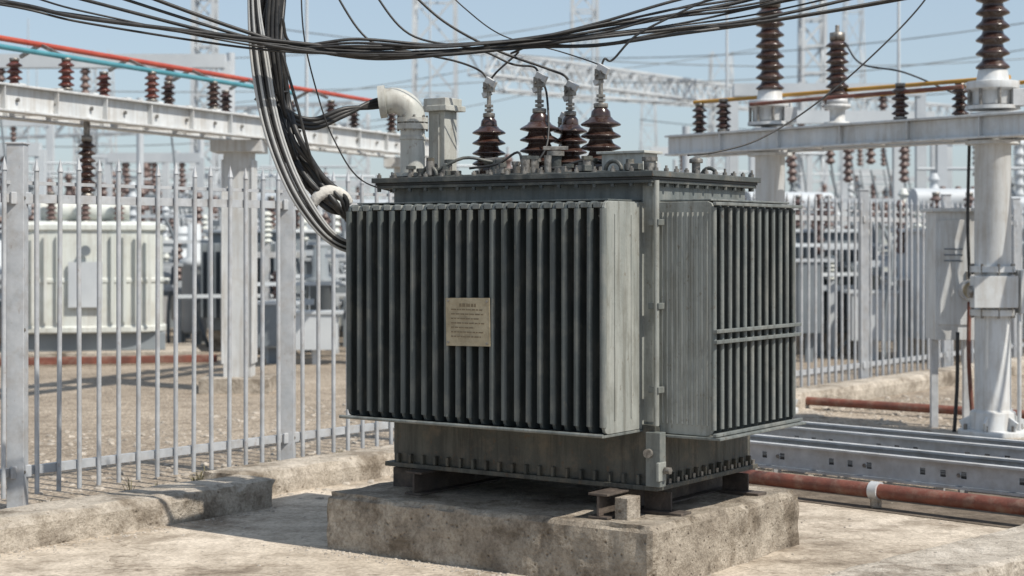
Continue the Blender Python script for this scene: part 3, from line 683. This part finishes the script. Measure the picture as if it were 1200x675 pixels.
# ------------------------------------------------------------------ overhead cables
def cable(b,pts,r,k,n_=10,seg=8): b.tube(smooth(pts,n_),r,k,seg)
e=empty('overhead_cable_bundle'); b=B(); rn=random.Random(4)
main=[(-260,-30),(0,6),(100,22),(300,52),(420,58),(520,57),(620,50),(700,40),(790,22),(900,2),(1100,-45),(1400,-130)]
for i in range(11):
    pts_=[]
    for j,(px,py) in enumerate(main):
        spread=1.0 if px>650 else (.6 if px>450 else .9)
        a=i-5
        dy=a*(2.0*spread)+rn.uniform(-4,4)*spread
        if px>650: dy+=a*(px-650)*.012
        if px<400 and i>6: dy-= (400-px)*.05*(i-6)
        if px<400 and i in (0,1,2): continue
        pts_.append(S(px,py+dy,8.9+(px-600)*.0006+rn.uniform(-.05,.05)))
    if i in (0,1,2): pts_=[S(330,20,8.7),S(345,52,8.75)]+pts_
    cable(b,pts_,[.0085,.006,.007,.011,.006,.0075,.006,.005,.009,.008,.010][i],'black')
b.obj('span',e)
b=B()
we=wire_ends
cable(b,[S(700,42,8.95),S(640,48,9.05),S(600,62,9.15),we[0]+Vector((.16,0,.16)),we[0]+Vector((.05,0,.06)),we[0]],.006,'black')
cable(b,[S(380,-30,9.1),S(430,45,9.1),S(490,62,9.1),S(535,72,9.2),we[0]+Vector((-.05,0,.06)),we[0]],.006,'black')
cable(b,[S(430,-20,9.1),S(480,40,9.1),S(560,58,9.1),S(600,75,9.1),we[1]+Vector((-.03,0,.05)),we[1]],.006,'black')
cable(b,[S(470,-20,9.1),S(520,25,9.1),S(580,58,9.1),S(640,80,9.2),we[2]+Vector((-.03,0,.05)),we[2]],.007,'black')
cable(b,[S(850,-10,8.9),S(790,18,8.9),S(745,42,8.9),S(718,70,8.9),we[3]+Vector((.02,0,.05)),we[3]],.006,'black')
cable(b,[S(505,-30,8.9),S(545,10,8.9),S(590,42,9),S(655,60,9.1),S(700,75,9.0),we[3]],.0035,'black')
cable(b,[we[1],we[1]+Vector((.04,.02,-.10)),T(-1.05,.7,2.12),T(-1.1,.6,1.97)],.006,'black')
b.obj('bushing_leads',e)
b=B(); cable(b,[S(1120,-60,9),S(1080,5,9),S(1015,72,8.95),S(950,126,8.9),S(890,163,8.8),S(840,178,8.7),S(806,182,8.6)],.0045,'black')
cable(b,[S(1120,110,15),S(1060,85,14.8),S(1010,75,14.8),S(990,50,15)],.008,'black')
b.obj('service_wire',e)
e2=empty('hanging_cable_bundle'); b=B()
hang=[(327,-60),(319,0),(314,60),(321,115),(339,165),(362,205),(392,238)]
for i in range(11):
    off=(i-5)*3.4
    pts_=[S(px+off*(.9 if j<4 else .6)+rn.uniform(-4,4),py+rn.uniform(-4,4)-off*(.3 if j>3 else 0),8.95+rn.uniform(-.05,.08)) for j,(px,py) in enumerate(hang)]
    pts_+= [S(412,250+i,9.05),T(-1.86,.55,1.72+.006*i)+Vector((0,0,0)),T(-1.78,.55,1.70)]
    cable(b,pts_,[.012,.015,.012,.017,.014,.011,.014,.012,.010,.013,.016][i],'black',seg=10)
b.obj('black_cables',e2)
b=B()
for i,(off,k,r) in enumerate([(0,'greycable',.011),(-7,'greycable',.009),(7,'black',.010),(2,'black',.009),(12,'greycable',.007),(-3,'black',.011),(9,'greycable',.008)]):
    pts_=[S(298+off*.6,-60,8.85),S(296+off*.6,0,8.85),S(302+off,70,8.85),S(314+off,140,8.85),S(334+off,200,8.85),S(358+off,245,8.87),S(388+off*.5,280-off*.4,8.92),S(420,292-off*.5,9.05),T(-1.86,.5,1.58-off*.004),T(-1.78,.5,1.57)]
    cable(b,pts_,r,k,seg=10)
b.obj('pale_cables',e2)
b=B()
for i in range(3):
    o=(i-1)*.022
    m=elbow_w+Vector((0,.0,o*.7))
    pts_=[m+Vector((.05,0,0)),m+Vector((-.06,0,-.015)),S(402,128+i*4,9.05),S(366,140+i*5,9.0),S(336,128+i*4,8.95),S(318+i*5,85,8.9),S(314+i*5,30,8.9),S(322+i*4,-60,8.9)]
    cable(b,pts_,.0135,'black',seg=10)
cable(b,[S(352,-40,8.8),S(356,40,8.8),S(372,110,8.85),S(392,165,8.9),S(425,212,9.0),T(-1.86,.6,1.86)],.004,'black')
cable(b,[S(330,60,8.85),S(350,130,8.85),S(366,190,8.9),S(388,235,9.0)],.008,'black')
b.obj('conduit_cables',e2)
b=B()
b.tube(smooth([S(366,240,8.93),S(374,229,8.93),S(388,224,8.95),S(402,230,9.0),S(409,238,9.03)],6),[.026+.008*math.sin(math.pi*min(1,i/24)) for i in range(25)],'tape',12)
for (px,py) in ((318,112),(333,158)):
    c=S(px,py,8.97)
    b.tube([c+Vector((.085*math.cos(a),.06*math.sin(a),.02*math.cos(a))) for a in [2*math.pi*k/16 for k in range(17)]],.006,'black',6)
b.obj('cable_wrap',e2)
b=B()
for (x0_,y0_,D0,x1_,y1_,D1,sag) in [(-200,60,40,700,20,60,1.2),(-200,95,45,900,55,70,1.5),(300,30,50,1300,60,60,1.4),(500,60,60,1300,10,50,1.2),(-100,130,60,560,80,66,1),(560,90,60,1300,40,55,1.2),(600,110,70,1300,90,60,1.0),(100,150,60,620,110,70,1.),(-50,170,50,500,140,60,.6),(750,140,70,1250,150,55,.6)]:
    A=S(x0_,y0_,D0);Bq=S(x1_,y1_,D1); pts_=[A.lerp(Bq,t_/20)-Vector((0,0,sag*4*(t_/20)*(1-t_/20)*.6)) for t_ in range(21)]
    b.tube(pts_,.020,'fardark',5)
b.obj('overhead_line')

# ------------------------------------------------------------------ gravel stones & dry grass
def blob(b,c,r,k,rn):
    t_=(1+5**.5)/2
    vs=[(-1,t_,0),(1,t_,0),(-1,-t_,0),(1,-t_,0),(0,-1,t_),(0,1,t_),(0,-1,-t_),(0,1,-t_),(t_,0,-1),(t_,0,1),(-t_,0,-1),(-t_,0,1)]
    fs=[(0,11,5),(0,5,1),(0,1,7),(0,7,10),(0,10,11),(1,5,9),(5,11,4),(11,10,2),(10,7,6),(7,1,8),(3,9,4),(3,4,2),(3,2,6),(3,6,8),(3,8,9),(4,9,5),(2,4,11),(6,2,10),(8,6,7),(9,8,1)]
    sc=(r*rn.uniform(.4,.7),r*rn.uniform(.4,.7),r*rn.uniform(.22,.45)); a=rn.uniform(0,6.28); ca,sa=math.cos(a),math.sin(a)
    out=[]
    for v in vs:
        x,y,z=v[0]*sc[0]*rn.uniform(.8,1.15),v[1]*sc[1]*rn.uniform(.8,1.15),v[2]*sc[2]
        out.append((c[0]+x*ca-y*sa,c[1]+x*sa+y*ca,c[2]+z))
    b.add(out,fs,k)
b=B(); rn=random.Random(3)
for i in range(7200):
    q=rn.random()
    if q<.34: c=F(rn.uniform(-2,8),rn.uniform(-3.5,.45),0)
    elif q<.60:
        c=Vector((rn.uniform(1.2,6),rn.uniform(11.3,18),0))
    elif q<.76:
        c=c0+dk*rn.uniform(0,6)+nk*rn.uniform(.52,2.2)
    elif q<.82: c=F(rn.uniform(1.5,9),rn.uniform(.5,.85),0)
    else:
        c=Vector((rn.uniform(-3,2.6),rn.uniform(6,11),.006))
        u_=rn.random()
        if u_<.3: c=T(rn.uniform(-2.1,.1),-abs(rn.gauss(0,.08))-.01,.006)
        elif u_<.6: c=F(rn.uniform(-3,1.2),.87+abs(rn.gauss(0,.10)),.006)
        r=rn.uniform(.003,.011); blob(b,c,r,'stone',rn); continue
    blob(b,c,min(.035,rn.expovariate(1/.011)+.006),'stone',rn)
b.obj('gravel')
b=B()
for i in range(70):
    c=F(rn.uniform(-3,9),rn.uniform(-.5,.14),0)
    for j in range(rn.randint(8,20)):
        a=rn.uniform(0,6.28); l=rn.uniform(.03,.10); s_=Vector((math.cos(a),math.sin(a),0)); p=c+s_*rn.uniform(0,.04)
        w=Vector((-s_.y,s_.x,0))*.003; q=p+s_*l*.3+Vector((0,0,l*.7)); u=p+s_*l*.8+Vector((0,0,l))
        b.add([p-w,p+w,q+w,q-w,u],[(0,1,2,3),(3,2,4)],'straw')
b.obj('dry_grass')

# ------------------------------------------------------------------ light, sky, camera
w=bpy.data.worlds.new("World"); scene.world=w; w.use_nodes=True
nt=w.node_tree; bg=nt.nodes["Background"]; sky=nt.nodes.new("ShaderNodeTexSky"); sky.sky_type='NISHITA'; sky.sun_disc=False
SH=Vector((.80,-.60,0)).normalized(); EL=R(52)
sky.sun_elevation=EL; sky.sun_rotation=math.atan2(SH.x,SH.y); sky.air_density=1.0; sky.dust_density=1.0; sky.ozone_density=3.0
mx=nt.nodes.new("ShaderNodeMix"); mx.data_type='RGBA'; mx.inputs[0].default_value=.45; mx.inputs[7].default_value=(5.6,6.6,7.5,1)
nt.links.new(sky.outputs[0],mx.inputs[6]); nt.links.new(mx.outputs[2],bg.inputs[0]); bg.inputs[1].default_value=.112
sd=SH*math.cos(EL)+Vector((0,0,math.sin(EL)))
l=bpy.data.lights.new("sun",'SUN'); l.energy=5.0; l.angle=R(.5); l.color=(1,.94,.84)
o=bpy.data.objects.new("sun",l); o.rotation_euler=sd.to_track_quat('Z','Y').to_euler(); scene.collection.objects.link(o)
cam=bpy.data.cameras.new("camera"); co=bpy.data.objects.new("camera",cam); scene.collection.objects.link(co)
co.location=(0,0,CAMH); co.rotation_euler=(R(90),0,0); cam.sensor_width=36; cam.lens=60; cam.shift_y=-52.5/1200; cam.clip_end=3000
cam.dof.use_dof=True; cam.dof.focus_distance=8.4; cam.dof.aperture_fstop=2.9
scene.camera=co
scene.view_settings.view_transform='Standard'; scene.view_settings.look='None'; scene.view_settings.exposure=0
